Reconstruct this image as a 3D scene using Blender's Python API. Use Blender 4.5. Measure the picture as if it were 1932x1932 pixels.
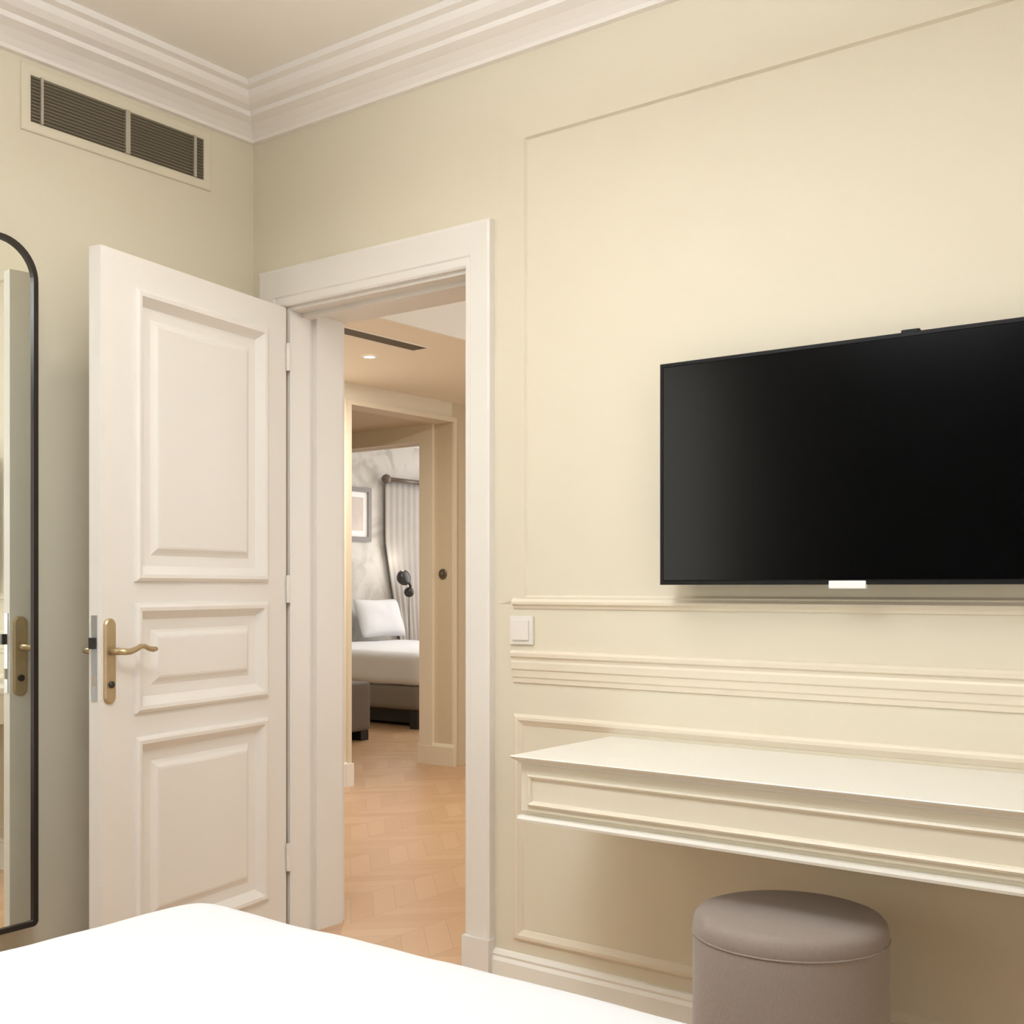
import bpy, bmesh, math, random
from mathutils import Vector, Matrix, noise

for o in list(bpy.data.objects):
    bpy.data.objects.remove(o, do_unlink=True)
SC = bpy.context.scene
COL = SC.collection
random.seed(7)

# ------------------------------------------------------------------ camera
F_PX = 2209.4
cd = bpy.data.cameras.new('camera')
cd.sensor_width = 36.0
cd.lens = 36.0 * F_PX / 1932.0
cd.shift_y = (1108.0 - 966.0) / 1932.0
cd.clip_start = 0.02
cam = bpy.data.objects.new('camera', cd)
COL.objects.link(cam)
cam.location = (3.0938, -2.6325, 1.15)
cam.rotation_euler = (math.pi / 2, 0, math.atan2(0.60391, 0.79705))
SC.camera = cam

# ------------------------------------------------------------------ world, lights, exposure
SC.view_settings.view_transform = 'Standard'
SC.view_settings.look = 'None'
SC.view_settings.exposure = 0.0
SC.view_settings.gamma = 1.0
SC.view_settings.use_curve_mapping = False
w = bpy.data.worlds.new('daylight')
SC.world = w
w.use_nodes = True
bg = w.node_tree.nodes['Background']
bg.inputs[0].default_value = (0.86, 0.93, 1.0, 1)
bg.inputs[1].default_value = 0.8


def area(name, loc, aim, sx, sy, power, color):
    d = bpy.data.lights.new(name, 'AREA')
    d.shape = 'RECTANGLE'
    d.size = sx
    d.size_y = sy
    d.energy = power
    d.color = color
    o = bpy.data.objects.new(name, d)
    COL.objects.link(o)
    o.location = loc
    v = Vector(aim) - Vector(loc)
    o.rotation_euler = v.to_track_quat('-Z', 'Y').to_euler()
    return o


WARM = (1.0, 0.965, 0.92)
area('added_pendant_down', (1.75, -1.75, 2.335), (1.75, -1.75, 0), 0.5, 0.5, 16, (0.90, 1.0, 1.12))  # downward half of an added, unseen pendant
area('added_pendant_up', (1.75, -1.75, 2.42), (1.75, -1.75, 3), 0.5, 0.5, 42, (0.90, 1.0, 1.12))  # upward half of the added pendant, lifts the ceiling
area('room_window_daylight', (4.34, -2.0, 1.45), (0, -2.0, 1.45), 1.5, 1.9, 15, (1.0, 0.97, 0.90))
area('added_left_daylight', (0.06, -2.85, 1.5), (4, -2.85, 1.5), 0.95, 1.8, 26, (1.0, 0.95, 0.84))  # added daylight source, evens out the wall brightness
area('added_entrance_light', (1.0, -0.9, 2.755), (1.0, -0.9, 0), 0.16, 0.16, 3.8, (1.0, 0.98, 0.92))  # added light near the door for the dim corner
area('added_hall_daylight', (2.32, 2.2, 1.5), (-1.5, 2.4, 1.5), 1.6, 1.9, 29, (1.0, 0.98, 0.93))  # added source from the side, brightens hall walls and fascia
area('hall_downlight', (-1.115, 1.712, 2.32), (-1.115, 1.712, 0), 0.08, 0.08, 24, (1.0, 0.93, 0.84))
area('far_bedroom_fill_back', (-3.9, 7.5, 1.6), (-3.9, 4.0, 1.0), 1.8, 1.8, 36, (0.97, 0.98, 1.0))  # added fill light inside the room, no window modelled here
area('far_bedroom_fill_top', (-3.5, 5.3, 2.55), (-3.5, 5.3, 0), 1.0, 1.0, 27, (1.0, 0.97, 0.93))  # added fill light from above, without a fixture


# ------------------------------------------------------------------ materials
def mat(name, col, rough=0.5, metal=0.0, bump=0.0, bscale=60.0, var=0.0, vscale=3.0, emit=None, spec=0.5, coat=0.0):
    m = bpy.data.materials.new(name)
    m.use_nodes = True
    nt = m.node_tree
    N, L = nt.nodes, nt.links
    b = N['Principled BSDF']
    b.inputs['Base Color'].default_value = (*col, 1)
    b.inputs['Roughness'].default_value = rough
    b.inputs['Metallic'].default_value = metal
    b.inputs['Specular IOR Level'].default_value = spec
    b.inputs['Coat Weight'].default_value = coat
    tc = N.new('ShaderNodeTexCoord')
    if var > 0:
        n = N.new('ShaderNodeTexNoise')
        n.inputs['Scale'].default_value = vscale
        n.inputs['Detail'].default_value = 4
        L.new(tc.outputs['Object'], n.inputs['Vector'])
        mx = N.new('ShaderNodeMix')
        mx.data_type = 'RGBA'
        mx.inputs[6].default_value = (*[c * (1 - var) for c in col], 1)
        mx.inputs[7].default_value = (*[min(1, c * (1 + var)) for c in col], 1)
        L.new(n.outputs['Fac'], mx.inputs[0])
        L.new(mx.outputs[2], b.inputs['Base Color'])
    if bump > 0:
        n2 = N.new('ShaderNodeTexNoise')
        n2.inputs['Scale'].default_value = bscale
        n2.inputs['Detail'].default_value = 3
        L.new(tc.outputs['Object'], n2.inputs['Vector'])
        bp = N.new('ShaderNodeBump')
        bp.inputs['Strength'].default_value = bump
        bp.inputs['Distance'].default_value = 0.004
        L.new(n2.outputs['Fac'], bp.inputs['Height'])
        L.new(bp.outputs[0], b.inputs['Normal'])
    if emit:
        b.inputs['Emission Color'].default_value = (*emit[0], 1)
        b.inputs['Emission Strength'].default_value = emit[1]
    return m


M_WALL = mat('cream_wall_paint', (0.735, 0.672, 0.53), 0.62, bump=0.03, bscale=220, var=0.012, vscale=1.5)
M_WALLR = M_WALL
M_TRIM = mat('white_gloss_paint', (0.81, 0.775, 0.72), 0.38, bump=0.02, bscale=90)
M_MOULD = mat('cream_moulding_paint', (0.78, 0.70, 0.56), 0.45, bump=0.02, bscale=90)
M_CEIL = mat('ceiling_paint', (0.93, 0.885, 0.82), 0.7, bump=0.02, bscale=200)
M_CORN = mat('cornice_plaster', (0.89, 0.845, 0.79), 0.6)
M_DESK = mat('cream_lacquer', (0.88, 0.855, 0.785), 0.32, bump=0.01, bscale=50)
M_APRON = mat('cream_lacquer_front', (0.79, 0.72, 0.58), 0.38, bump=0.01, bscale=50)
M_BRASS = mat('aged_brass', (0.50, 0.39, 0.24), 0.38, metal=0.75, bump=0.04, bscale=120, var=0.1, vscale=30)
M_STEEL = mat('satin_steel', (0.75, 0.76, 0.78), 0.3, metal=0.9)
M_DARKM = mat('dark_metal', (0.05, 0.045, 0.04), 0.4, metal=0.5)
M_BLACK = mat('black_frame_lacquer', (0.022, 0.016, 0.013), 0.35)
M_PLAST = mat('black_plastic', (0.008, 0.008, 0.008), 0.5, spec=0.2)
M_SCREEN = mat('screen_glass', (0.0015, 0.0015, 0.0016), 0.20, spec=0.16)
M_BADGE = mat('silver_badge', (0.92, 0.92, 0.93), 0.3, emit=None)
M_MIRROR = mat('mirror_glass', (0.93, 0.95, 0.90), 0.01, metal=1.0)
M_SWITCH = mat('white_plastic', (0.80, 0.76, 0.70), 0.35)
M_GRILL = mat('grey_brown_grille_metal', (0.25, 0.215, 0.15), 0.5, metal=0.2)
M_GBACK = mat('duct_interior', (0.18, 0.15, 0.105), 0.8)
M_GMULL = mat('grille_bar_metal', (0.47, 0.42, 0.34), 0.5, metal=0.2)
M_REARP = mat('dark_reflection_panel', (0.012, 0.010, 0.009), 0.8)  # near-black, for the added panel mirrored in the screen
M_DARKG = mat('black_wood_feet', (0.012, 0.010, 0.010), 0.5)
M_GCLOTH = mat('grey_upholstery', (0.20, 0.17, 0.155), 0.9, bump=0.3, bscale=300, var=0.08, vscale=40)
M_BASEF = mat('taupe_bed_base_fabric', (0.22, 0.19, 0.155), 0.9, bump=0.3, bscale=300)
M_CURT = mat('grey_curtain_fabric', (0.44, 0.41, 0.375), 0.9, bump=0.2, bscale=200, var=0.08, vscale=8)
M_ROD = mat('dark_bronze_rod', (0.16, 0.13, 0.10), 0.45, metal=0.5)
M_SHADE = mat('black_lamp_metal', (0.02, 0.016, 0.012), 0.35)
M_LINEN2 = mat('pale_linen', (0.72, 0.715, 0.72), 0.85, bump=0.1, bscale=60)
M_LITE = mat('downlight_lens', (1, 1, 1), 0.3, emit=((1.0, 0.88, 0.72), 5.0))
M_LAMP = mat('added_lamp_diffuser', (1, 1, 1), 0.3, emit=((1.0, 0.93, 0.84), 4.0))
M_GLASS = mat('window_glass', (1, 1, 1), 0.02)
M_GLASS.node_tree.nodes['Principled BSDF'].inputs['Transmission Weight'].default_value = 1.0
M_SLOT = mat('slot_interior', (0.10, 0.085, 0.06), 0.7)
M_TAN = mat('tan_wall_paint', (0.66, 0.56, 0.41), 0.6, bump=0.02, bscale=200)
M_HALL = mat('hall_wall_paint', (0.80, 0.73, 0.60), 0.6, bump=0.02, bscale=200)
M_HCEIL = mat('hall_ceiling_paint', (0.90, 0.83, 0.74), 0.6)
M_HWHITE = mat('hall_white_paint', (0.92, 0.90, 0.86), 0.6)


def mat_linen():
    m = mat('white_duvet_cotton', (0.68, 0.685, 0.69), 0.85)
    nt = m.node_tree
    N, L = nt.nodes, nt.links
    b = N['Principled BSDF']
    b.inputs['Sheen Weight'].default_value = 0.2
    tc = N.new('ShaderNodeTexCoord')
    n = N.new('ShaderNodeTexNoise')
    n.inputs['Scale'].default_value = 5
    n.inputs['Detail'].default_value = 6
    n2 = N.new('ShaderNodeTexNoise')
    n2.inputs['Scale'].default_value = 350
    bp = N.new('ShaderNodeBump')
    bp.inputs['Strength'].default_value = 0.35
    bp.inputs['Distance'].default_value = 0.02
    bp2 = N.new('ShaderNodeBump')
    bp2.inputs['Strength'].default_value = 0.15
    bp2.inputs['Distance'].default_value = 0.001
    L.new(tc.outputs['Object'], n.inputs['Vector'])
    L.new(tc.outputs['Object'], n2.inputs['Vector'])
    L.new(n.outputs['Fac'], bp.inputs['Height'])
    L.new(n2.outputs['Fac'], bp2.inputs['Height'])
    L.new(bp.outputs[0], bp2.inputs['Normal'])
    L.new(bp2.outputs[0], b.inputs['Normal'])
    return m


M_LINEN = mat_linen()


def mat_weave(name, c1, c2):
    m = mat(name, c1, 0.92)
    nt = m.node_tree
    N, L = nt.nodes, nt.links
    b = N['Principled BSDF']
    b.inputs['Sheen Weight'].default_value = 0.25
    tc = N.new('ShaderNodeTexCoord')
    mp = N.new('ShaderNodeMapping')
    mp.inputs['Scale'].default_value = (180, 180, 60)
    n = N.new('ShaderNodeTexNoise')
    n.inputs['Scale'].default_value = 2.0
    n.inputs['Detail'].default_value = 4
    mx = N.new('ShaderNodeMix')
    mx.data_type = 'RGBA'
    mx.inputs[6].default_value = (*c1, 1)
    mx.inputs[7].default_value = (*c2, 1)
    bp = N.new('ShaderNodeBump')
    bp.inputs['Strength'].default_value = 0.4
    bp.inputs['Distance'].default_value = 0.002
    L.new(tc.outputs['Object'], mp.inputs[0])
    L.new(mp.outputs[0], n.inputs['Vector'])
    L.new(n.outputs['Fac'], mx.inputs[0])
    L.new(mx.outputs[2], b.inputs['Base Color'])
    L.new(n.outputs['Fac'], bp.inputs['Height'])
    L.new(bp.outputs[0], b.inputs['Normal'])
    return m


M_POUF = mat_weave('taupe_woven_wool', (0.25, 0.205, 0.172), (0.335, 0.275, 0.235))


def mat_chevron():
    """oak chevron parquet: columns of boards meeting in a point"""
    m = mat('oak_chevron_parquet', (0.5, 0.3, 0.17), 0.34)
    nt = m.node_tree
    N, L = nt.nodes, nt.links
    b = N['Principled BSDF']
    tc = N.new('ShaderNodeTexCoord')
    sp = N.new('ShaderNodeSeparateXYZ')
    L.new(tc.outputs['Object'], sp.inputs[0])

    def mth(op, a, bb=None, c=None):
        n = N.new('ShaderNodeMath')
        n.operation = op
        for i, v in enumerate((a, bb, c)):
            if v is None:
                continue
            if isinstance(v, (int, float)):
                n.inputs[i].default_value = v
            else:
                L.new(v, n.inputs[i])
        return n.outputs[0]
    W = 0.46
    xs = mth('DIVIDE', sp.outputs[0], W)
    tri = mth('PINGPONG', xs, 0.5)
    yy = mth('ADD', sp.outputs[1], mth('MULTIPLY', tri, W * 1.0))
    row = mth('DIVIDE', yy, 0.115)
    rid = mth('FLOOR', row)
    cid = mth('FLOOR', mth('MULTIPLY', xs, 2.0))
    comb = N.new('ShaderNodeCombineXYZ')
    L.new(rid, comb.inputs[0])
    L.new(cid, comb.inputs[1])
    wn = N.new('ShaderNodeTexWhiteNoise')
    wn.noise_dimensions = '3D'
    L.new(comb.outputs[0], wn.inputs['Vector'])
    mp = N.new('ShaderNodeMapping')
    mp.inputs['Scale'].default_value = (6, 6, 6)
    gn = N.new('ShaderNodeTexNoise')
    gn.inputs['Scale'].default_value = 4.0
    gn.inputs['Detail'].default_value = 6
    L.new(tc.outputs['Object'], mp.inputs[0])
    L.new(mp.outputs[0], gn.inputs['Vector'])
    f = mth('ADD', mth('MULTIPLY', wn.outputs['Value'], 0.65), mth('MULTIPLY', gn.outputs['Fac'], 0.35))
    cr = N.new('ShaderNodeValToRGB')
    cr.color_ramp.elements[0].color = (0.54, 0.325, 0.17, 1)
    cr.color_ramp.elements[1].color = (0.67, 0.45, 0.275, 1)
    L.new(f, cr.inputs[0])
    # joints
    fr = mth('FRACT', row)
    e1 = mth('LESS_THAN', fr, 0.025)
    fx = mth('FRACT', mth('MULTIPLY', xs, 2.0))
    e2 = mth('LESS_THAN', fx, 0.012)
    ed = mth('MAXIMUM', e1, e2)
    mx = N.new('ShaderNodeMix')
    mx.data_type = 'RGBA'
    mx.inputs[7].default_value = (0.36, 0.20, 0.10, 1)
    L.new(mth('MULTIPLY', ed, 0.6), mx.inputs[0])
    L.new(cr.outputs[0], mx.inputs[6])
    L.new(mx.outputs[2], b.inputs['Base Color'])
    bp = N.new('ShaderNodeBump')
    bp.inputs['Strength'].default_value = 0.15
    bp.inputs['Distance'].default_value = 0.002
    L.new(mth('SUBTRACT', 1.0, ed), bp.inputs['Height'])
    L.new(bp.outputs[0], b.inputs['Normal'])
    return m


M_FLOOR = mat_chevron()


def mat_wallpaper():
    m = mat('pale_botanical_wallpaper', (0.8, 0.8, 0.8), 0.7)
    nt = m.node_tree
    N, L = nt.nodes, nt.links
    b = N['Principled BSDF']
    tc = N.new('ShaderNodeTexCoord')
    n = N.new('ShaderNodeTexNoise')
    n.inputs['Scale'].default_value = 3.2
    n.inputs['Detail'].default_value = 8
    n.inputs['Distortion'].default_value = 1.5
    cr = N.new('ShaderNodeValToRGB')
    cr.color_ramp.elements[0].position = 0.36
    cr.color_ramp.elements[1].position = 0.56
    cr.color_ramp.elements[0].color = (0.52, 0.49, 0.44, 1)
    cr.color_ramp.elements[1].color = (0.68, 0.65, 0.60, 1)
    L.new(tc.outputs['Object'], n.inputs['Vector'])
    L.new(n.outputs['Fac'], cr.inputs[0])
    L.new(cr.outputs[0], b.inputs['Base Color'])
    return m


M_PAPER = mat_wallpaper()


# ------------------------------------------------------------------ helpers
def link(name, me, m, parent=None, smooth=False):
    o = bpy.data.objects.new(name, me)
    COL.objects.link(o)
    if m:
        me.materials.append(m)
    if smooth:
        for p in me.polygons:
            p.use_smooth = True
    if parent:
        o.parent = parent
    return o


def obj(name, bm, m, parent=None, smooth=False, auto=None, bevel=None):
    bmesh.ops.recalc_face_normals(bm, faces=bm.faces)
    if bevel:
        bmesh.ops.bevel(bm, geom=bm.edges[:], offset=bevel, segments=2, profile=0.6, affect='EDGES', clamp_overlap=True)
    me = bpy.data.meshes.new(name)
    bm.to_mesh(me)
    bm.free()
    o = link(name, me, m, parent, smooth)
    if auto:
        try:
            me.set_sharp_from_angle(angle=math.radians(auto))
        except Exception:
            pass
    return o


def tag(o, label=None, cat=None, group=None, kind=None):
    if label:
        o['label'] = label
    if cat:
        o['category'] = cat
    if group:
        o['group'] = group
    if kind:
        o['kind'] = kind
    return o


def struct(o, label=None, cat=None):
    return tag(o, label, cat, None, 'structure')


def empty(name, loc=(0, 0, 0), rz=0.0):
    o = bpy.data.objects.new(name, None)
    COL.objects.link(o)
    o.location = loc
    o.rotation_euler = (0, 0, rz)
    o.empty_display_size = 0.1
    return o


def box(bm, x0, x1, y0, y1, z0, z1):
    vs = [bm.verts.new(p) for p in ((x0, y0, z0), (x1, y0, z0), (x1, y1, z0), (x0, y1, z0),
                                    (x0, y0, z1), (x1, y0, z1), (x1, y1, z1), (x0, y1, z1))]
    for f in ((0, 3, 2, 1), (4, 5, 6, 7), (0, 1, 5, 4), (1, 2, 6, 5), (2, 3, 7, 6), (3, 0, 4, 7)):
        bm.faces.new([vs[i] for i in f])
    return bm


def bx(*a):
    return box(bmesh.new(), *a)


def ring(bm, rect, prof, T, fill=False, closed=False):
    """nested rectangles: prof = [(inset, height)...], T maps (u, v, h) to a point"""
    u0, v0, u1, v1 = rect
    loops = []
    for off, h in prof:
        loops.append([bm.verts.new(T(*p)) for p in ((u0 + off, v0 + off, h), (u1 - off, v0 + off, h),
                                                    (u1 - off, v1 - off, h), (u0 + off, v1 - off, h))])
    n = len(loops)
    for k in range(n - 1 + (1 if closed else 0)):
        a, b_ = loops[k], loops[(k + 1) % n]
        for i in range(4):
            j = (i + 1) % 4
            bm.faces.new((a[i], a[j], b_[j], b_[i]))
    if fill:
        bm.faces.new(loops[-1])
    return bm


def sweep(bm, prof, p0, p1, axis_h, axis_v):
    """straight prism: profile (h, v) closed polygon carried from p0 to p1"""
    p0, p1 = Vector(p0), Vector(p1)
    H, V = Vector(axis_h), Vector(axis_v)
    a = [bm.verts.new(p0 + H * h + V * v) for h, v in prof]
    b_ = [bm.verts.new(p1 + H * h + V * v) for h, v in prof]
    n = len(prof)
    for i in range(n):
        j = (i + 1) % n
        bm.faces.new((a[i], a[j], b_[j], b_[i]))
    bm.faces.new(a[::-1])
    bm.faces.new(b_)
    return bm


def tube(bm, pts, rad, seg=12):
    pts = [Vector(p) for p in pts]
    n = len(pts)
    rads = rad if isinstance(rad, (list, tuple)) else [rad] * n
    up = Vector((0, 0, 1))
    rings = []
    for i, p in enumerate(pts):
        d = (pts[min(i + 1, n - 1)] - pts[max(i - 1, 0)]).normalized()
        a = d.cross(up)
        if a.length < 1e-3:
            a = d.cross(Vector((1, 0, 0)))
        a.normalize()
        c = a.cross(d)
        rings.append([bm.verts.new(p + (a * math.cos(t) + c * math.sin(t)) * rads[i])
                      for t in [2 * math.pi * k / seg for k in range(seg)]])
    for i in range(n - 1):
        for k in range(seg):
            j = (k + 1) % seg
            bm.faces.new((rings[i][k], rings[i][j], rings[i + 1][j], rings[i + 1][k]))
    bm.faces.new(rings[0][::-1])
    bm.faces.new(rings[-1])
    return bm


def lathe(bm, prof, seg=48, M=None):
    """prof = [(r, z)...] round the z axis; M a matrix"""
    M = M or Matrix()
    rings = []
    for r, z in prof:
        if r < 1e-5:
            rings.append([bm.verts.new(M @ Vector((0, 0, z)))])
        else:
            rings.append([bm.verts.new(M @ Vector((r * math.cos(2 * math.pi * k / seg), r * math.sin(2 * math.pi * k / seg), z)))
                          for k in range(seg)])
    for a, b_ in zip(rings, rings[1:]):
        for k in range(seg):
            j = (k + 1) % seg
            if len(a) == 1 and len(b_) == 1:
                continue
            if len(a) == 1:
                bm.faces.new((a[0], b_[j], b_[k]))
            elif len(b_) == 1:
                bm.faces.new((a[k], a[j], b_[0]))
            else:
                bm.faces.new((a[k], a[j], b_[j], b_[k]))
    return bm


def round_rect(u0, v0, u1, v1, r, seg=10):
    pts = []
    for cx, cy, a0 in ((u1 - r, v1 - r, 0), (u0 + r, v1 - r, 90), (u0 + r, v0 + r, 180), (u1 - r, v0 + r, 270)):
        for k in range(seg + 1):
            a = math.radians(a0 + 90 * k / seg)
            pts.append((cx + r * math.cos(a), cy + r * math.sin(a)))
    return pts


def arch_rect(u0, v0, u1, v1, r, rb, seg=12):
    pts = []
    for cx, cy, a0, q in ((u1 - r, v1 - r, 0, r), (u0 + r, v1 - r, 90, r), (u0 + rb, v0 + rb, 180, rb), (u1 - rb, v0 + rb, 270, rb)):
        for k in range(seg + 1):
            a = math.radians(a0 + 90 * k / seg)
            pts.append((cx + q * math.cos(a), cy + q * math.sin(a)))
    return pts


def rr_ring(bm, loops, T, fill=False, close=False):
    """loops = [(pts2d, h)...] of equal length"""
    L = [[bm.verts.new(T(u, v, h)) for u, v in pts] for pts, h in loops]
    n = len(L[0])
    prs = list(zip(L, L[1:])) + ([(L[-1], L[0])] if close else [])
    for a, b_ in prs:
        for i in range(n):
            j = (i + 1) % n
            bm.faces.new((a[i], a[j], b_[j], b_[i]))
    if fill:
        bm.faces.new(L[-1])
        bm.faces.new(L[0][::-1])
    return bm


TW = lambda u, v, h: (u, -h, v)          # on the television wall (y = 0)
TL = lambda u, v, h: (h, -u, v)          # on the left wall (x = 0), u = distance from the corner

# ------------------------------------------------------------------ room shell
CEIL = 2.775
WT = 0.24                # thickness of the television wall
OX0, OX1, OZ = 0.175, 0.945, 2.072   # door opening
RX, RY = 4.45, -4.0

bm = bmesh.new()
box(bm, -5.6, 4.6, -4.2, 8.2, -0.12, 0.0)
struct(obj('floor', bm, M_FLOOR), 'honey oak chevron parquet floor running through the doorway', 'floor')

bm = bmesh.new()
box(bm, -1.9, OX0, 0, WT, 0, 2.9)
box(bm, OX0, OX1, 0, WT, OZ, 2.9)
box(bm, OX1, 4.6, 0, WT, 0, 2.9)
struct(obj('wall_front', bm, M_WALL), 'cream wall with the doorway, panel mouldings and television', 'wall')
LY0, LY1, LZa, LZb = -3.4, -2.3, 0.5, 2.5
bm = bmesh.new()
box(bm, -0.12, 0, RY - 0.15, LY0, 0, 2.9)
box(bm, -0.12, 0, LY1, 0, 0, 2.9)
box(bm, -0.12, 0, LY0, LY1, 0, LZa)
box(bm, -0.12, 0, LY0, LY1, LZb, 2.9)
struct(obj('wall_left', bm, M_WALL), 'cream wall on the left with mirror and air grille', 'wall')
struct(obj('wall_rear', bx(0, 4.6, RY - 0.15, RY, 0, 2.9), M_WALLR), 'cream wall behind the bed head', 'wall')
# right wall with a window opening
WY0, WY1, WZ0, WZ1 = -2.85, -1.15, 0.45, 2.45
bm = bmesh.new()
box(bm, RX, RX + 0.15, RY, WY0, 0, 2.9)
box(bm, RX, RX + 0.15, WY1, 0, 0, 2.9)
box(bm, RX, RX + 0.15, WY0, WY1, 0, WZ0)
box(bm, RX, RX + 0.15, WY0, WY1, WZ1, 2.9)
struct(obj('wall_right', bm, M_WALLR), 'cream wall on the right around the window', 'wall')
struct(obj('ceiling', bx(-0.12, 4.6, RY - 0.15, 0, CEIL, 2.9), M_CEIL), 'flat pale beige bedroom ceiling inside the cornice', 'ceiling')
# window
bm = bmesh.new()
TR = lambda u, v, h: (RX + 0.10 - h, u, v)
ring(bm, (WY0, WZ0, WY1, WZ1), [(0, 0), (0, 0.06), (0.06, 0.06), (0.06, 0)], TR, closed=True)
ym = (WY0 + WY1) / 2
box(bm, RX + 0.04, RX + 0.10, ym - 0.03, ym + 0.03, WZ0 + 0.06, WZ1 - 0.06)
win = struct(obj('window_1', bm, M_TRIM), 'white framed bedroom window on the right', 'window')
obj('pane', bx(RX + 0.068, RX + 0.074, WY0 + 0.06, WY1 - 0.06, WZ0 + 0.06, WZ1 - 0.06), M_GLASS, win)

bm = bmesh.new()
ring(bm, (LY0, LZa, LY1, LZb), [(0, 0), (0, 0.06), (0.06, 0.06), (0.06, 0)], lambda u, v, h: (-0.10 + h, u, v), closed=True)
box(bm, -0.10, -0.04, (LY0 + LY1) / 2 - 0.03, (LY0 + LY1) / 2 + 0.03, LZa + 0.06, LZb - 0.06)
win = struct(obj('added_window_2', bm, M_TRIM), 'added white framed window, unseen, in the left wall beyond the mirror', 'window')  # opening added to bring in extra light, out of view
obj('pane', bx(-0.074, -0.068, LY0 + 0.06, LY1 - 0.06, LZa + 0.06, LZb - 0.06), M_GLASS, win)

# cornice all round the room, one ring of moulding
bm = bmesh.new()
prof = [(0.0, 2.644), (0.016, 2.646), (0.020, 2.656), (0.034, 2.670), (0.056, 2.686), (0.084, 2.698), (0.087, 2.712),
        (0.112, 2.720), (0.130, 2.734), (0.138, 2.752), (0.158, 2.757), (0.160, 2.775), (0.0, 2.775)]
ring(bm, (0, RY, RX, 0), prof, lambda u, v, h: (u, v, h))
struct(obj('trim_1', bm, M_CORN), 'white stepped plaster cornice between wall and ceiling', 'cornice')

# skirting boards
sk = [(0, 0), (0.018, 0), (0.018, 0.095), (0.012, 0.105), (0.014, 0.112), (0.008, 0.122), (0, 0.124)]
bm = bmesh.new()
sweep(bm, sk, (1.035, 0, 0), (RX, 0, 0), (0, -1, 0), (0, 0, 1))
struct(obj('baseboard_front', bm, M_DESK), 'cream skirting board under the panelled television wall', 'skirting board')
bm = bmesh.new()
sweep(bm, sk, (0, RY, 0), (0, 0, 0), (1, 0, 0), (0, 0, 1))
struct(obj('baseboard_left', bm, M_DESK), 'cream skirting board along the left wall', 'skirting board')

# door casing on the room side and lining of the opening
bm = bmesh.new()
CP = [(0, 0), (0, 0.018), (0.05, 0.022), (0.22, 0.022), (0.26, 0.025), (0.92, 0.026), (1.0, 0.023), (1.0, 0)]
loops = []
for q, h in CP:
    a, b_, c = OX0 - 0.02 - q * 0.099, OX1 + q * 0.092, OZ + q * 0.126
    loops.append([bm.verts.new((x, -h, z)) for x, z in ((a, 0), (a, c), (b_, c), (b_, 0))])
for A, B in zip(loops, loops[1:] + loops[:1]):
    for i in range(3):
        bm.faces.new((A[i], A[i + 1], B[i + 1], B[i]))
bm.faces.new([l[0] for l in loops])
bm.faces.new([l[3] for l in loops])
box(bm, OX1 - 0.002, 1.041, -0.034, 0, 0, 0.15)
struct(obj('trim_2', bm, M_TRIM), 'white moulded casing round the open doorway', 'door casing')
bm = bmesh.new()
box(bm, OX0, OX0 + 0.012, -0.004, WT + 0.004, 0, OZ)
box(bm, OX1 - 0.012, OX1, -0.004, WT + 0.004, 0, OZ)
box(bm, OX0 + 0.012, OX1 - 0.012, -0.004, WT + 0.004, OZ - 0.012, OZ)
box(bm, OX0 + 0.012, OX0 + 0.028, 0.10, WT - 0.02, 0, OZ - 0.012)
box(bm, OX0 + 0.012, OX1 - 0.012, 0.05, 0.085, OZ - 0.027, OZ - 0.012)
struct(obj('trim_3', bm, M_TRIM), 'white painted lining inside the doorway', 'door lining')

# wall mouldings
bm = bmesh.new()
SP = [(0.10, 0.02, 0.0), (0.005, 0.003, 0.008), (0.0, 0.0, 0.008), (-0.004, -0.004, 0.002), (-0.006, -0.006, 0.0)]
lps = [[bm.verts.new(TW(*p)) for p in ((1.148 - a, 1.122 - q, h), (3.072 + a, 1.122 - q, h), (3.072 + a, 2.404 + a, h), (1.148 - a, 2.404 + a, h))]
       for a, q, h in SP]
for A, B in zip(lps, lps[1:]):
    for i in range(4):
        j = (i + 1) % 4
        bm.faces.new((A[i], A[j], B[j], B[i]))
struct(obj('trim_4', bm, M_WALL), 'thin cream panel moulding framing the television', 'wall moulding')
bm = bmesh.new()
sweep(bm, [(0, 1.090), (0.004, 1.091), (0.006, 1.098), (0.014, 1.103), (0.015, 1.110), (0.008, 1.117), (0.003, 1.124), (0, 1.125)],
      (1.107, 0, 0), (3.12, 0, 0), (0, -1, 0), (0, 0, 1))
struct(obj('trim_5', bm, M_MOULD), 'cream horizontal bead on the wall below the television', 'wall moulding')
bm = bmesh.new()
sweep(bm, [(0, 0.882), (0.005, 0.884), (0.006, 0.896), (0.009, 0.900), (0.010, 0.918), (0.014, 0.922), (0.015, 0.940),
           (0.013, 0.946), (0.014, 0.952), (0.020, 0.957), (0.021, 0.967), (0.015, 0.973), (0, 0.975)],
      (1.107, 0, 0), (3.12, 0, 0), (0, -1, 0), (0, 0, 1))
struct(obj('trim_6', bm, M_MOULD), 'stepped cream dado rail above the desk', 'dado rail')
bm = bmesh.new()
ring(bm, (1.108, 0.160, 3.11, 0.795), [(0, 0), (0.002, 0.006), (0.008, 0.010), (0.016, 0.010), (0.024, 0.005), (0.030, 0.002), (0.032, 0)], TW)
struct(obj('trim_7', bm, M_MOULD), 'cream panel moulding framing the low wall behind the desk', 'wall moulding')

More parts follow.
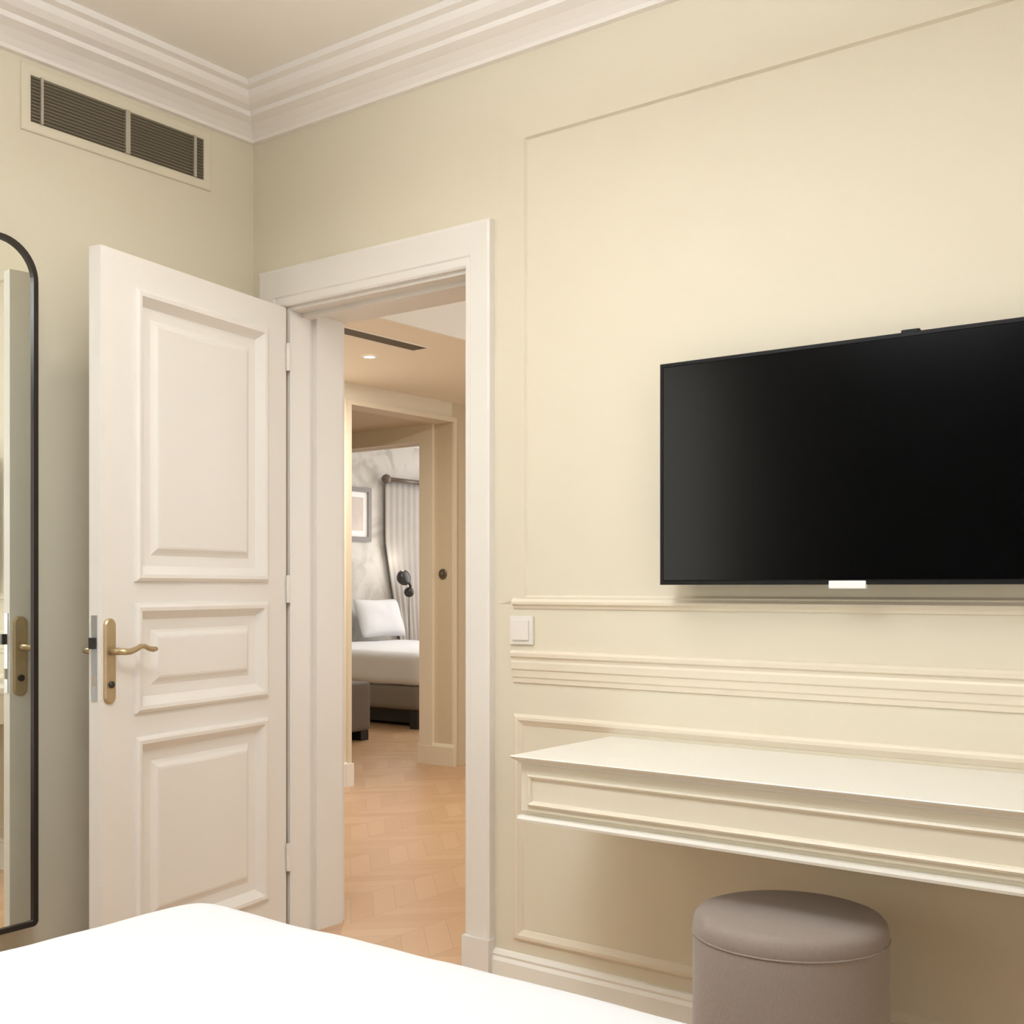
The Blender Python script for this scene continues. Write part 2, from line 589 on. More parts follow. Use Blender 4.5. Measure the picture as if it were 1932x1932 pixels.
# ------------------------------------------------------------------ open door leaf
HX, HY = 0.185, -0.02
LW = 0.797
dv = Vector((0.33 - HX, -0.803 - HY, 0)).normalized()
nv = Vector((-dv.y, dv.x, 0))            # towards the room (+x)
if nv.x < 0:
    nv = -nv
LT = 0.042
LZ0, LZ1 = 0.008, 2.066


def TD(u, v, h):
    p = Vector((HX, HY, 0)) + dv * u + nv * h
    return (p.x, p.y, v)


def dbox(bm, u0, u1, v0, v1, h0, h1):
    vs = [bm.verts.new(TD(*p)) for p in ((u0, v0, h0), (u1, v0, h0), (u1, v1, h0), (u0, v1, h0),
                                         (u0, v0, h1), (u1, v0, h1), (u1, v1, h1), (u0, v1, h1))]
    for f in ((0, 3, 2, 1), (4, 5, 6, 7), (0, 1, 5, 4), (1, 2, 6, 5), (2, 3, 7, 6), (3, 0, 4, 7)):
        bm.faces.new([vs[i] for i in f])


PANELS = [(1.178, 1.967), (0.812, 1.092), (0.160, 0.722)]
PU0, PU1 = 0.112, 0.664
bm = bmesh.new()
dbox(bm, 0, PU0, LZ0, LZ1, -LT, 0)
dbox(bm, PU1, LW, LZ0, LZ1, -LT, 0)
zz = [LZ0, 0.160, 0.722, 0.812, 1.092, 1.178, 1.967, LZ1]
for i in range(0, 8, 2):
    dbox(bm, PU0, PU1, zz[i], zz[i + 1], -LT, 0)
door = struct(obj('door_1', bm, M_TRIM), 'white three panel interior door standing open against the left wall', 'door')
PP = [(-0.012, 0.0), (-0.011, 0.008), (-0.002, 0.013), (0.008, 0.012), (0.016, 0.004), (0.024, -0.004), (0.032, -0.011),
      (0.062, -0.012), (0.070, -0.009), (0.082, -0.002), (0.088, -0.001)]
for v0, v1 in PANELS:
    bm = bmesh.new()
    ring(bm, (PU0, v0, PU1, v1), PP, TD, fill=True)
    ring(bm, (PU0, v0, PU1, v1), PP, lambda u, v, h: TD(u, v, -LT - h), fill=True)
    obj('panel', bm, M_TRIM, door)


def door_handle(side):
    """side 1 = face towards the room, -1 = the face towards the wall"""
    D = (lambda u, v, h: TD(u, v, h)) if side == 1 else (lambda u, v, h: TD(u, v, -LT - h))
    bm = bmesh.new()
    pts = round_rect(0.748, 0.836, 0.788, 1.066, 0.0195, 8)
    pin = round_rect(0.752, 0.840, 0.784, 1.062, 0.0155, 8)
    rr_ring(bm, [(pts, 0.0), (pts, 0.005), (pin, 0.009)], D, fill=True)
    pl = obj('handle_plate', bm, M_BRASS, door)
    tag(pl, 'aged brass handle plate')
    bm = bmesh.new()
    cu, cz = 0.768, 0.978
    path = [D(cu, cz, 0.004), D(cu, cz, 0.030), D(cu, cz, 0.044), D(cu - 0.008, cz - 0.001, 0.052), D(cu - 0.025, cz - 0.001, 0.053),
            D(cu - 0.046, cz + 0.005, 0.054), D(cu - 0.063, cz + 0.012, 0.054), D(cu - 0.078, cz + 0.011, 0.054),
            D(cu - 0.093, cz + 0.004, 0.054), D(cu - 0.108, cz + 0.001, 0.054), D(cu - 0.122, cz + 0.002, 0.053)]
    tube(bm, path, [0.011, 0.010, 0.009, 0.009, 0.0085, 0.0075, 0.007, 0.0068, 0.007, 0.0078, 0.006], 12)
    tag(obj('lever', bm, M_BRASS, pl, smooth=True), 'curved brass lever')
    bm = bmesh.new()
    Mx = Matrix.Translation(Vector(D(0.768, 0.888, 0.009))) @ (nv * (1 if side == 1 else -1)).to_track_quat('Z', 'Y').to_matrix().to_4x4()
    lathe(bm, [(0, 0), (0.0095, 0), (0.0095, 0.004), (0.0075, 0.006), (0, 0.006)], 20, Mx)
    tag(obj('lock_cylinder', bm, M_DARKM, pl, smooth=False), 'dark lock cylinder')


door_handle(1)
door_handle(-1)
# lock faceplate and latch on the leaf's edge
bm = bmesh.new()
dbox(bm, LW, LW + 0.003, 0.845, 1.075, -LT + 0.010, -0.010)
fp = tag(obj('lock_faceplate', bm, M_STEEL, door), 'satin steel faceplate on the door edge')
bm = bmesh.new()
dbox(bm, LW + 0.003, LW + 0.016, 0.985, 1.015, -LT + 0.014, -0.014)
tag(obj('latch', bm, M_DARKM, fp), 'dark spring latch')
bm = bmesh.new()
dbox(bm, LW + 0.003, LW + 0.006, 0.885, 0.915, -LT + 0.015, -0.015)
tag(obj('deadbolt', bm, M_GMULL, fp), 'grey deadbolt')
for z in (0.22, 1.1, 1.86):
    bm = bmesh.new()
    tube(bm, [TD(-0.004, z, 0.006), TD(-0.004, z + 0.09, 0.006)], 0.007, 12)
    obj('hinge', bm, M_TRIM, door, smooth=False)

# ------------------------------------------------------------------ hall beyond the doorway
HZ = 2.335           # dropped ceiling
WX = -1.759          # hall wall with the square portal
PY0, PY1, PZ = 2.215, 3.135, 2.21
bm = bmesh.new()
box(bm, WX - 0.14, WX, WT, PY0, 0, 2.9)
box(bm, WX - 0.14, WX, PY0, PY1, PZ, 2.9)
box(bm, WX - 0.14, WX, PY1 + 0.14, 4.3, 0, 2.9)
struct(obj('wall_hall', bm, M_HALL), 'pale hall wall with a square cased portal', 'wall')
# passage walls behind the portal; the doorway to the far bedroom
FX0, FX1 = -2.95, -2.023
bm = bmesh.new()
box(bm, FX1, WX, PY1, PY1 + 0.14, 0, HZ)
box(bm, FX0, FX1, PY1, PY1 + 0.14, 2.10, 2.9)
box(bm, -5.35, FX0, PY1, PY1 + 0.14, 0, 2.9)
struct(obj('wall_passage', bm, M_TAN), 'tan wall of the passage beside the far bedroom doorway', 'wall')
bm = bmesh.new()
box(bm, -3.3, WX - 0.14, PY0 - 0.14, PY0, 0, 2.9)
box(bm, -3.3, -3.16, PY0, PY1, 0, 2.9)
struct(obj('wall_passage_end', bm, M_TAN), 'tan walls closing the passage behind the portal', 'wall')
struct(obj('ceiling_passage', bx(-3.3, WX - 0.14, PY0, PY1, PZ, PZ + 0.1), M_TAN), 'low tan soffit over the passage', 'ceiling')
struct(obj('ceiling_hall_dropped', bx(WX, -0.487, WT, 4.3, HZ, HZ + 0.02), M_HCEIL), 'dropped hall ceiling with air slot', 'ceiling')
struct(obj('ceiling_hall_fascia', bx(-0.489, -0.469, WT, 4.3, HZ - 0.001, 2.70), M_HWHITE), 'white upstand at the edge of the dropped hall ceiling', 'ceiling')
struct(obj('ceiling_hall', bx(WX, 4.6, WT, 4.3, 2.70, 2.9), M_HCEIL), 'high hall ceiling just beyond the doorway', 'ceiling')
bm = bmesh.new()
box(bm, WX, 4.6, 4.3, 4.45, 0, 2.9)
struct(obj('wall_hall_end', bm, M_HALL), 'pale wall closing the hall', 'wall')
bm = bmesh.new()
box(bm, 2.4, 2.55, WT, 1.3, 0, 2.9)
box(bm, 2.4, 2.55, 3.1, 4.3, 0, 2.9)
box(bm, 2.4, 2.55, 1.3, 3.1, 0, 0.45)
box(bm, 2.4, 2.55, 1.3, 3.1, 2.45, 2.9)
struct(obj('wall_hall_side', bm, M_HALL), 'pale hall wall with an added window out to the right', 'wall')
bm = bmesh.new()
ring(bm, (1.3, 0.45, 3.1, 2.45), [(0, 0), (0, 0.06), (0.06, 0.06), (0.06, 0)], lambda u, v, h: (2.50 - h, u, v), closed=True)
win = struct(obj('added_window_3', bm, M_TRIM), 'added white framed window, unseen, lighting the hall', 'window')  # added along with its light, out of view
obj('pane', bx(2.468, 2.474, 1.36, 3.04, 0.51, 2.39), M_GLASS, win)
# portal casing
bm = bmesh.new()
TP = lambda u, v, h: (WX + h, u, v)


def frame3(bm, u0, u1, z1, wd, t, T):
    """three sided casing round an opening from u0 to u1, height z1"""
    a = [(u0 - wd, 0), (u0 - wd, z1 + wd), (u1 + wd, z1 + wd), (u1 + wd, 0), (u1, 0), (u1, z1), (u0, z1), (u0, 0)]
    lo = [bm.verts.new(T(u, v, 0)) for u, v in a]
    hi = [bm.verts.new(T(u, v, t)) for u, v in a]
    for i in range(8):
        j = (i + 1) % 8
        bm.faces.new((lo[i], lo[j], hi[j], hi[i]))
    for q in ((0, 1, 6, 7), (1, 2, 5, 6), (2, 3, 4, 5)):
        bm.faces.new([hi[i] for i in q])
        bm.faces.new([lo[i] for i in q][::-1])


frame3(bm, PY0, PY1, PZ, 0.030, 0.015, TP)
struct(obj('trim_8', bm, M_MOULD), 'narrow cream casing round the hall portal', 'door casing')
bm = bmesh.new()
frame3(bm, FX0, FX1, 2.10, 0.112, 0.02, lambda u, v, h: (u, PY1 - h, v))
struct(obj('trim_9', bm, M_MOULD), 'cream casing round the far bedroom doorway', 'door casing')
bm = bmesh.new()
sweep(bm, [(0, 0), (0.016, 0), (0.016, 0.125), (0.008, 0.135), (0, 0.138)], (WX, WT, 0), (WX, PY0 - 0.03, 0), (1, 0, 0), (0, 0, 1))
box(bm, WX, WX + 0.03, PY0 - 0.055, PY0 + 0.004, 0, 0.132)
struct(obj('baseboard_hall', bm, M_HWHITE), 'white skirting and plinth at the left foot of the hall portal', 'skirting board')
bm = bmesh.new()
sweep(bm, [(0, 0), (0.022, 0), (0.022, 0.12), (0.010, 0.138), (0, 0.14)], (FX1 - 0.012, PY1, 0), (WX + 0.03, PY1, 0), (0, -1, 0), (0, 0, 1))
struct(obj('baseboard_passage', bm, M_MOULD), 'cream skirting on the passage wall right of the far doorway', 'skirting board')
# air slot and downlight in the hall ceiling
t = empty('slot_diffuser', (-0.777, 0.9, HZ))
tag(t, 'long dark linear air slot in the dropped hall ceiling', 'air vent')
bm = bmesh.new()
ring(bm, (-0.058, -0.62, 0.058, 0.83), [(0, 0), (0, -0.006), (0.008, -0.006), (0.008, 0)], lambda u, v, h: (u, v, h), closed=True)
obj('frame', bm, M_HCEIL, t)
obj('slot', bx(-0.050, 0.050, -0.612, 0.822, -0.004, -0.001), M_SLOT, t)
t = empty('downlight', (-1.115, 1.712, HZ))
tag(t, 'small round recessed downlight glowing in the hall ceiling', 'ceiling light')
bm = bmesh.new()
lathe(bm, [(0.030, -0.001), (0.030, -0.006), (0.042, -0.005), (0.044, -0.001)], 32)
obj('bezel', bm, M_HWHITE, t, smooth=True)
bm = bmesh.new()
lathe(bm, [(0, -0.004), (0.030, -0.004), (0.030, -0.001), (0, -0.001)], 32)
obj('lens', bm, M_LITE, t)
# round dark switch on the passage wall
t = empty('round_switch', (-1.835, PY1, 1.235))
tag(t, 'small round dark bronze switch on the tan passage wall', 'light switch')
Mx = Matrix.Rotation(math.pi / 2, 4, 'X')
bm = bmesh.new()
lathe(bm, [(0, 0), (0.034, 0), (0.034, 0.006), (0.030, 0.009), (0, 0.009)], 32, Mx)
obj('plate', bm, M_ROD, t)
bm = bmesh.new()
lathe(bm, [(0, 0.009), (0.013, 0.009), (0.013, 0.018), (0.009, 0.022), (0, 0.022)], 24, Mx)
obj('knob', bm, M_ROD, t)

# ------------------------------------------------------------------ far bedroom
BXW = -5.2
struct(obj('wall_far_bedroom_head', bx(BXW - 0.15, BXW, PY1 + 0.14, 8.0, 0, 2.9), M_PAPER), 'pale grey patterned wallpaper behind the far bed', 'wall')
struct(obj('wall_far_bedroom_back', bx(BXW - 0.15, -1.6, 8.0, 8.15, 0, 2.9), M_HWHITE), 'white back wall of the far bedroom', 'wall')
struct(obj('wall_far_bedroom_side', bx(-1.75, -1.6, 4.45, 8.0, 0, 2.9), M_HWHITE), 'white side wall of the far bedroom', 'wall')
struct(obj('ceiling_far_bedroom', bx(BXW - 0.15, -1.6, PY1 + 0.14, 8.15, 2.62, 2.9), M_HWHITE), 'white ceiling of the far bedroom', 'ceiling')


def soft_box(name, sx, sy, sz, r, m, parent=None, loc=(0, 0, 0), rot=(0, 0, 0), vox=0.02, disp=0.0, dscale=0.3, puff=0.0, smooth_it=4):
    """a padded block: rounded, softened and slightly uneven; sits on z = 0"""
    bm = bmesh.new()
    box(bm, -sx / 2, sx / 2, -sy / 2, sy / 2, 0, sz)
    bmesh.ops.bevel(bm, geom=bm.edges[:], offset=r, segments=4, profile=0.5, affect='EDGES', clamp_overlap=True)
    o = obj(name, bm, m, parent, smooth=True)
    o.location = loc
    o.rotation_euler = rot
    rm = o.modifiers.new('remesh', 'REMESH')
    rm.mode = 'VOXEL'
    rm.voxel_size = vox
    rm.use_smooth_shade = True
    s = o.modifiers.new('smooth', 'SMOOTH')
    s.factor = 0.5
    s.iterations = smooth_it
    if disp:
        tx = bpy.data.textures.new(name + '_folds', 'CLOUDS')
        tx.noise_scale = dscale
        d = o.modifiers.new('folds', 'DISPLACE')
        d.texture = tx
        d.strength = disp
        d.mid_level = 0.5
    return o


fb = empty('far_bed', (-4.185, 5.30, 0))
tag(fb, 'made bed with white bedding in the far bedroom, seen through the doorway', 'bed')
soft_box('mattress_and_duvet', 1.94, 1.80, 0.27, 0.05, M_LINEN2, fb, (0.03, 0, 0.35), vox=0.03, disp=0.02)
soft_box('bed_base', 1.96, 1.76, 0.20, 0.02, M_BASEF, fb, (0, 0, 0.15), vox=0.03, smooth_it=1)
for sx in (-1, 1):
    for sy in (-1, 1):
        bm = bx(-0.04, 0.04, -0.04, 0.04, 0, 0.15)
        l = obj('leg', bm, M_DARKG, fb)
        l.location = (sx * 0.92, sy * 0.82, 0)
obj('under_bed_shade', bx(-0.90, 0.90, -0.75, 0.75, 0.03, 0.16), M_DARKG, fb)  # black block standing in for the shaded gap under the bed


def pillow(name, loc, rot, sx, sy, sz, m):
    bm = bmesh.new()
    n = 18
    g = {}
    for side in (1, -1):
        for i in range(n + 1):
            for j in range(n + 1):
                u, v = -1 + 2 * i / n, -1 + 2 * j / n
                edge = (1 - abs(u) ** 3) * (1 - abs(v) ** 3)
                pin = 1 - 0.07 * (1 - abs(v)) * abs(u) - 0.0
                pin2 = 1 - 0.07 * (1 - abs(u)) * abs(v)
                p = Vector((u * sx / 2 * pin, v * sy / 2 * pin2, side * sz / 2 * max(0, edge) ** 0.45))
                p += Vector((0, 0, 0.012 * noise.noise(p * 9))) * max(0, edge)
                if side == -1 and (i in (0, n) or j in (0, n)):
                    g[(side, i, j)] = g[(1, i, j)]
                else:
                    g[(side, i, j)] = bm.verts.new(p)
    for side in (1, -1):
        for i in range(n):
            for j in range(n):
                f = [g[(side, i, j)], g[(side, i + 1, j)], g[(side, i + 1, j + 1)], g[(side, i, j + 1)]]
                bm.faces.new(f if side == 1 else f[::-1])
    o = obj(name, bm, m, smooth=True)
    o.location = loc
    o.rotation_euler = rot
    return o


tag(pillow('pillow', (-4.99, 5.86, 0.845), (0, math.radians(70), 0), 0.40, 0.62, 0.17, M_LINEN2),
    'white pillow propped beside the black reading lamp on the far bed', 'pillow', 'pillows on the far bed')
tag(pillow('pillow', (-4.99, 5.05, 0.845), (0, math.radians(70), 0), 0.40, 0.66, 0.17, M_LINEN2),
    'white pillow on the far bed, on the side away from the reading lamp', 'pillow', 'pillows on the far bed')

t = empty('upholstered_bench', (-3.34, 3.56, 0))
tag(t, 'grey upholstered bench with black feet at the foot of the far bed', 'bench')
soft_box('seat', 0.50, 0.42, 0.37, 0.02, M_GCLOTH, t, (0, 0, 0.07), vox=0.02, smooth_it=1)
for sx in (-1, 1):
    for sy in (-1, 1):
        l = obj('foot', bx(-0.05, 0.05, -0.04, 0.04, 0, 0.075), M_DARKG, t)
        l.location = (sx * 0.185, sy * 0.155, 0)

t = empty('picture_frame', (BXW, 5.55, 1.61))
tag(t, 'framed white picture with a thin grey frame on the far bedroom wall', 'picture')
bm = bmesh.new()
TF = lambda u, v, h: (h, u, v)
ring(bm, (-0.36, 0, 0.385, 0.54), [(0, 0.001), (0, 0.025), (0.045, 0.025), (0.045, 0.001)], TF, closed=True)
obj('frame', bm, mat('grey_wood_frame', (0.26, 0.235, 0.22), 0.5), t)
bm = bmesh.new()
ring(bm, (-0.32, 0.045, 0.345, 0.50), [(0, 0.006), (0.06, 0.006)], TF)
obj('mat_board', bm, mat('white_mat_board', (0.95, 0.93, 0.9), 0.7), t)
obj('print', bx(0.003, 0.007, -0.26, 0.285, 0.105, 0.44), mat('pale_print', (0.66, 0.58, 0.52), 0.7, var=0.25, vscale=5), t)

t = empty('curtain_rod', (BXW, 6.40, 2.25))
tag(t, 'short dark curtain rod with ball ends above the grey curtain', 'curtain rod')
bm = bmesh.new()
tube(bm, [(0.10, -0.32, 0), (0.10, 0.34, 0)], 0.020, 14)
obj('rod', bm, M_ROD, t, smooth=True)
for y in (-0.33, 0.35):
    bm = bmesh.new()
    bmesh.ops.create_icosphere(bm, subdivisions=3, radius=0.048)
    o = obj('finial', bm, M_ROD, t, smooth=True)
    o.location = (0.10, y, 0)
for y in (-0.24, 0.26):
    bm = bmesh.new()
    tube(bm, [(0.0, y, 0.0), (0.10, y, 0.0)], 0.012, 10)
    obj('bracket', bm, M_ROD, t, smooth=True)
# curtain
bm = bmesh.new()
ny, nz = 60, 24
g = []
for i in range(ny + 1):
    row = []
    for j in range(nz + 1):
        u, v = i / ny, j / nz
        z = 2.23 - 2.15 * v
        shift = 0.55 * max(0, v - 0.28) ** 1.1
        y = 6.10 + u * 0.62 + 0.9 * shift * (1 - u)
        x = BXW + 0.055 + 0.008 * math.sin(u * 2 * math.pi * 7 + 0.6 * v) * (0.5 + 0.5 * v)
        row.append(bm.verts.new((x, y, z)))
    g.append(row)
for i in range(ny):
    for j in range(nz):
        bm.faces.new((g[i][j], g[i + 1][j], g[i + 1][j + 1], g[i][j + 1]))
o = obj('curtain', bm, M_CURT, smooth=True)
s = o.modifiers.new('thickness', 'SOLIDIFY')
s.thickness = 0.004
tag(o, 'grey fabric curtain hanging from the dark rod in the far bedroom', 'curtain')

t = empty('reading_lamp', (-4.98, 6.28, 0))
tag(t, 'black standing reading lamp with round head beside the far bed', 'lamp')
bm = bmesh.new()
lathe(bm, [(0, 0), (0.09, 0), (0.09, 0.012), (0.02, 0.022), (0, 0.022)], 36)
obj('base', bm, M_SHADE, t)
bm = bmesh.new()
tube(bm, [(0, 0, 0.02), (0, 0, 1.10)], 0.004, 10)
obj('pole', bm, M_SHADE, t)
bm = bmesh.new()
bmesh.ops.create_icosphere(bm, subdivisions=3, radius=0.052)
o = obj('joint', bm, M_SHADE, t, smooth=True)
o.location = (0.0, 0.0, 1.10)
bm = bmesh.new()
tube(bm, [(0, 0, 1.12), (0.01, 0.012, 1.16), (0.01, -0.02, 1.21), (0.0, -0.06, 1.235)], 0.014, 12)
obj('arm', bm, M_SHADE, t, smooth=True)
bm = bmesh.new()
Mh = Matrix.Translation((0.02, -0.110, 1.245)) @ Matrix.Rotation(math.radians(75), 4, 'Y')
lathe(bm, [(0, -0.058), (0.03, -0.054), (0.058, -0.038), (0.076, -0.012), (0.080, 0.015), (0.074, 0.036), (0.045, 0.050), (0.0, 0.054)], 32, Mh)
obj('lamp_head', bm, M_SHADE, t, smooth=True)
pd = bpy.data.lights.new('reading_lamp_glow', 'POINT')
pd.energy = 1.2
pd.shadow_soft_size = 0.03
pd.color = (1, 0.93, 0.82)
po = bpy.data.objects.new('reading_lamp_glow', pd)
COL.objects.link(po)
po.location = (-4.98, 6.20, 1.42)

# ------------------------------------------------------------------ standing mirror on the left wall
t = empty('wall_mirror', (0.0, -0.852, 0), math.radians(1.3))
tag(t, 'tall mirror with slim black rounded frame on the left wall', 'mirror')
MD = 0.085
mo = arch_rect(0.0, 0.219, 0.75, 2.100, 0.112, 0.016)
mi = arch_rect(0.014, 0.233, 0.736, 2.086, 0.098, 0.006)
TM = lambda u, v, h: (h + MD, -u, v)
bm = bmesh.new()
rr_ring(bm, [(mo, 0.0), (mo, 0.022), (mi, 0.022), (mi, 0.0)], TM, close=True)
obj('frame', bm, M_BLACK, t)
bm = bmesh.new()
mg = arch_rect(0.013, 0.232, 0.737, 2.087, 0.099, 0.007)
rr_ring(bm, [(mg, 0.002), (mg, 0.014)], TM, fill=True)
obj('mirror_glass', bm, M_MIRROR, t)
bm = bmesh.new()
mb = arch_rect(0.08, 0.30, 0.67, 2.00, 0.08, 0.03)
rr_ring(bm, [(mb, -0.074), (mb, 0.002)], TM, fill=True)
obj('backing_board', bm, M_DARKG, t)

# ------------------------------------------------------------------ air grille
t = empty('air_grille', (0, 0, 0))
tag(t, 'wide rectangular air conditioning grille high on the left wall', 'air vent')
bm = bmesh.new()
ring(bm, (0.180, 2.440, 0.842, 2.632), [(0, 0.001), (0.002, 0.005), (0.006, 0.006), (0.022, 0.006), (0.030, 0.004), (0.030, 0.001)], TL, closed=True)
obj('frame', bm, M_WALL, t)
obj('duct', bx(0.001, 0.002, -0.812, -0.212, 2.470, 2.602), M_GBACK, t)
bm = bmesh.new()
nsl = 13
for i in range(nsl):
    z = 2.472 + (i + 0.5) * 0.130 / nsl
    vs = [bm.verts.new(p) for p in ((0.0025, -0.812, z + 0.004), (0.0085, -0.812, z - 0.0015), (0.0085, -0.812, z - 0.003), (0.0025, -0.812, z + 0.0025),
                                    (0.0025, -0.212, z + 0.004), (0.0085, -0.212, z - 0.0015), (0.0085, -0.212, z - 0.003), (0.0025, -0.212, z + 0.0025))]
    for f in ((0, 1, 2, 3), (4, 7, 6, 5), (0, 4, 5, 1), (1, 5, 6, 2), (2, 6, 7, 3), (3, 7, 4, 0)):
        bm.faces.new([vs[k] for k in f])
obj('louvre', bm, M_GRILL, t)
for y, wd in ((0.780, 0.008), (0.497, 0.016), (0.247, 0.010)):
    obj('mullion', bx(0.003, 0.011, -y - wd / 2, -y + wd / 2, 2.470, 2.602), M_GMULL, t)

# ------------------------------------------------------------------ light switch beside the doorway
t = empty('light_switch', (1.137, 0, 1.030))
tag(t, 'square white light switch on the cream wall right of the doorway', 'light switch')
bm = bx(-0.040, 0.040, -0.009, -0.0005, -0.040, 0.040)
obj('plate', bm, M_SWITCH, t, bevel=0.0025)
bm = bx(-0.028, 0.028, -0.014, -0.009, -0.028, 0.028)
obj('rocker', bm, M_SWITCH, t, bevel=0.002)

# ------------------------------------------------------------------ television
TX0, TX1, TZ0, TZ1 = 1.628, 2.590, 1.156, 1.704
t = empty('television', ((TX0 + TX1) / 2, 0, TZ0))
tag(t, 'black flat screen television mounted on the cream wall above the desk', 'television')
cx = (TX0 + TX1) / 2
hw, hh = (TX1 - TX0) / 2, TZ1 - TZ0
TT = lambda u, v, h: (u, -h, v)
bm = bmesh.new()
ring(bm, (-hw, 0, hw, hh), [(0.10, 0.035), (0.02, 0.050), (0.0, 0.066), (0.0, 0.088), (0.002, 0.090), (0.009, 0.090), (0.010, 0.087)], TT, fill=True)
vsb = [bm.verts.new(TT(*p)) for p in ((-hw + 0.10, 0.10, 0.035), (hw - 0.10, 0.10, 0.035), (hw - 0.10, hh - 0.10, 0.035), (-hw + 0.10, hh - 0.10, 0.035))]
bm.faces.new(vsb[::-1])
obj('housing', bm, M_PLAST, t)
obj('screen', bx(-hw + 0.010, hw - 0.010, -0.0885, -0.0872, 0.012, hh - 0.010), M_SCREEN, t)
bm = bx(-0.043, 0.043, -0.0925, -0.080, -0.009, 0.009)
tag(obj('badge', bm, M_BADGE, t, bevel=0.002), 'silver badge at the lower edge')
bm = bx(0.118, 0.158, -0.085, -0.070, hh - 0.003, hh + 0.007)
obj('camera_module', bm, M_PLAST, t, bevel=0.003)
obj('wall_bracket', bx(-0.20, 0.20, -0.040, -0.001, 0.15, 0.40), M_DARKM, t)

# ------------------------------------------------------------------ wall desk
DX0, DX1, DY, DZ = 1.428, 3.02, -0.442, 0.755
t = empty('wall_desk', (0, 0, 0))
tag(t, 'long cream wall mounted desk with moulded front below the television', 'desk')
bm = bmesh.new()
tp = [(0.002, 0.733), (0.409, 0.733), (0.411, 0.738), (0.440, 0.750), (0.4425, 0.753), (0.441, 0.755), (0.002, 0.755)]
sweep(bm, tp, (DX0, 0, 0), (DX1, 0, 0), (0, -1, 0), (0, 0, 1))
obj('desk_top', bm, M_DESK, t)
bm = bmesh.new()
box(bm, DX0 + 0.010, DX1 - 0.010, -0.410, -0.390, 0.623, 0.733)
box(bm, DX0 + 0.012, DX1 - 0.012, -0.398, -0.390, 0.611, 0.623)
box(bm, DX0 + 0.010, DX0 + 0.03, -0.390, -0.037, 0.613, 0.733)
box(bm, DX1 - 0.03, DX1 - 0.010, -0.390, -0.037, 0.613, 0.733)
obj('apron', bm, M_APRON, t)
bm = bmesh.new()
TA = lambda u, v, h: (u, -0.410 - h, v)
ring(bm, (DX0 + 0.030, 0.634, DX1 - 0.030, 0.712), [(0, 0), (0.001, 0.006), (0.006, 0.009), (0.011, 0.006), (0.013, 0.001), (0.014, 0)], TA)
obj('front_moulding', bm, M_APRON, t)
bm = bmesh.new()
sweep(bm, [(0.388, 0.598), (0.418, 0.598), (0.420, 0.604), (0.418, 0.611), (0.388, 0.611)], (DX0 + 0.004, 0, 0), (DX1 - 0.004, 0, 0), (0, -1, 0), (0, 0, 1))
obj('bottom_lip', bm, M_DESK, t)
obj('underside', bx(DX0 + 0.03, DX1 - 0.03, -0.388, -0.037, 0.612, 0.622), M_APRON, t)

# ------------------------------------------------------------------ pouf
t = empty('pouf', (2.075, -0.325, 0))
tag(t, 'round taupe fabric pouf tucked under the cream desk', 'pouf')
R = 0.200
bm = bmesh.new()
pr = [(0, 0.02), (R - 0.02, 0.02), (R - 0.004, 0.026), (R, 0.04)]
pr += [(R + 0.001, z) for z in (0.1, 0.2, 0.3, 0.41)] + [(R, 0.426)]
lathe(bm, pr, 72)
obj('body', bm, M_POUF, t, smooth=True)
bm = bmesh.new()
pr = [(R - 0.002, 0.422), (R + 0.001, 0.430), (R, 0.446), (R - 0.003, 0.457), (R - 0.010, 0.465), (R - 0.024, 0.470), (0.08, 0.472), (0, 0.473)]
lathe(bm, pr, 72)
obj('cushion_top', bm, M_POUF, t, smooth=True)
bm = bmesh.new()
tube(bm, [((R + 0.001) * math.cos(a), (R + 0.001) * math.sin(a), 0.427) for a in [2 * math.pi * k / 72 for k in range(73)]], 0.002, 8)
obj('piping', bm, M_POUF, t, smooth=True)
bm = bmesh.new()
lathe(bm, [(0, 0), (R - 0.03, 0), (R - 0.03, 0.022), (0, 0.022)], 48)
obj('plinth', bm, M_DARKG, t)

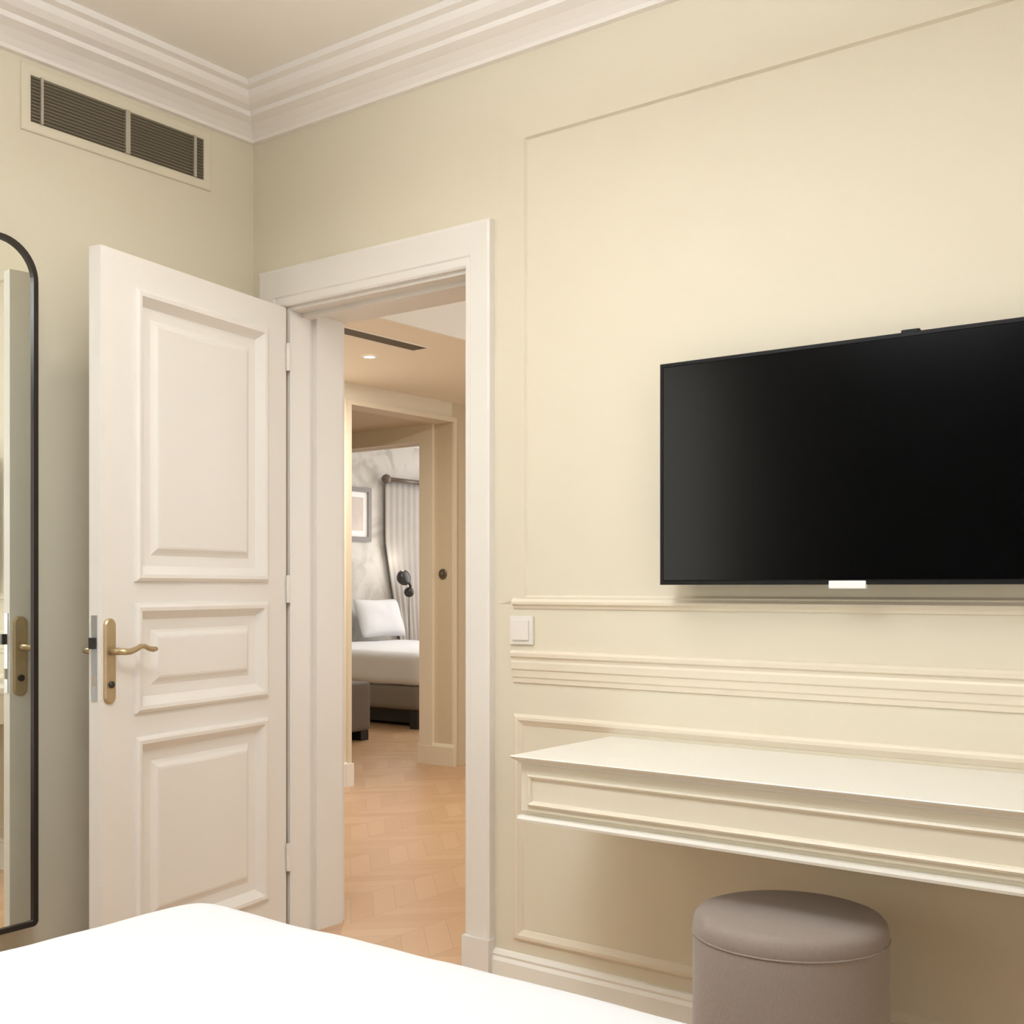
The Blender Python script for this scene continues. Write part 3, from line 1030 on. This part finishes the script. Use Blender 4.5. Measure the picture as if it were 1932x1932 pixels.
# ------------------------------------------------------------------ bed in the foreground
b = empty('bed', (2.11, -2.27, 0))
tag(b, 'large bed with smooth white duvet filling the foreground', 'bed')
soft_box('duvet', 1.79, 2.20, 0.30, 0.09, M_LINEN, b, (0, 0.010, 0.265), vox=0.018, disp=0.022, dscale=0.42, smooth_it=8)
soft_box('bed_base', 1.68, 2.10, 0.20, 0.02, M_BASEF, b, (0, 0, 0.09), vox=0.03, smooth_it=1)
for sx in (-1, 1):
    for sy in (-1, 1):
        l = obj('leg', bx(-0.03, 0.03, -0.03, 0.03, 0, 0.10), M_DARKG, b)
        l.location = (sx * 0.76, sy * 0.95, 0)
hb = empty('added_dark_panel', (1.4, RY, 0))  # added out of view so the screen reflects black
tag(hb, 'added dark panel on the rear wall, unseen, darkening the television reflection', 'added_dark_panel')
obj('panel', bx(-1.3, 1.3, 0.001, 0.05, 0.02, 2.55), M_REARP, hb)

t = empty('added_entrance_fitting', (1.0, -0.9, CEIL))  # housing for the added light by the door
tag(t, 'added round downlight, unseen, in the bedroom ceiling near the open door', 'ceiling light')
bm = bmesh.new()
lathe(bm, [(0.10, -0.001), (0.10, -0.012), (0.125, -0.010), (0.13, -0.001)], 40)
obj('bezel', bm, M_TRIM, t, smooth=True)
bm = bmesh.new()
lathe(bm, [(0, -0.008), (0.10, -0.008), (0.10, -0.001), (0, -0.001)], 40)
obj('lens', bm, M_LAMP, t)

# added pendant lamp, out of frame, to brighten the walls and ceiling
t = empty('added_pendant_lamp', (1.75, -1.75, 2.34))
tag(t, 'added shallow white pendant lamp, unseen, lighting the room from above the bed', 'pendant lamp')
bm = bmesh.new()
lathe(bm, [(0.37, 0.0), (0.38, 0.0), (0.38, 0.075), (0.37, 0.075)], 48)
obj('shade', bm, M_TRIM, t, smooth=False)
bm = bmesh.new()
lathe(bm, [(0, 0.012), (0.37, 0.012), (0.37, 0.06), (0, 0.06)], 48)
obj('diffuser', bm, M_LAMP, t)
bm = bmesh.new()
tube(bm, [(0, 0, 0.06), (0, 0, CEIL - 2.34)], 0.008, 10)
obj('stem', bm, M_ROD, t)
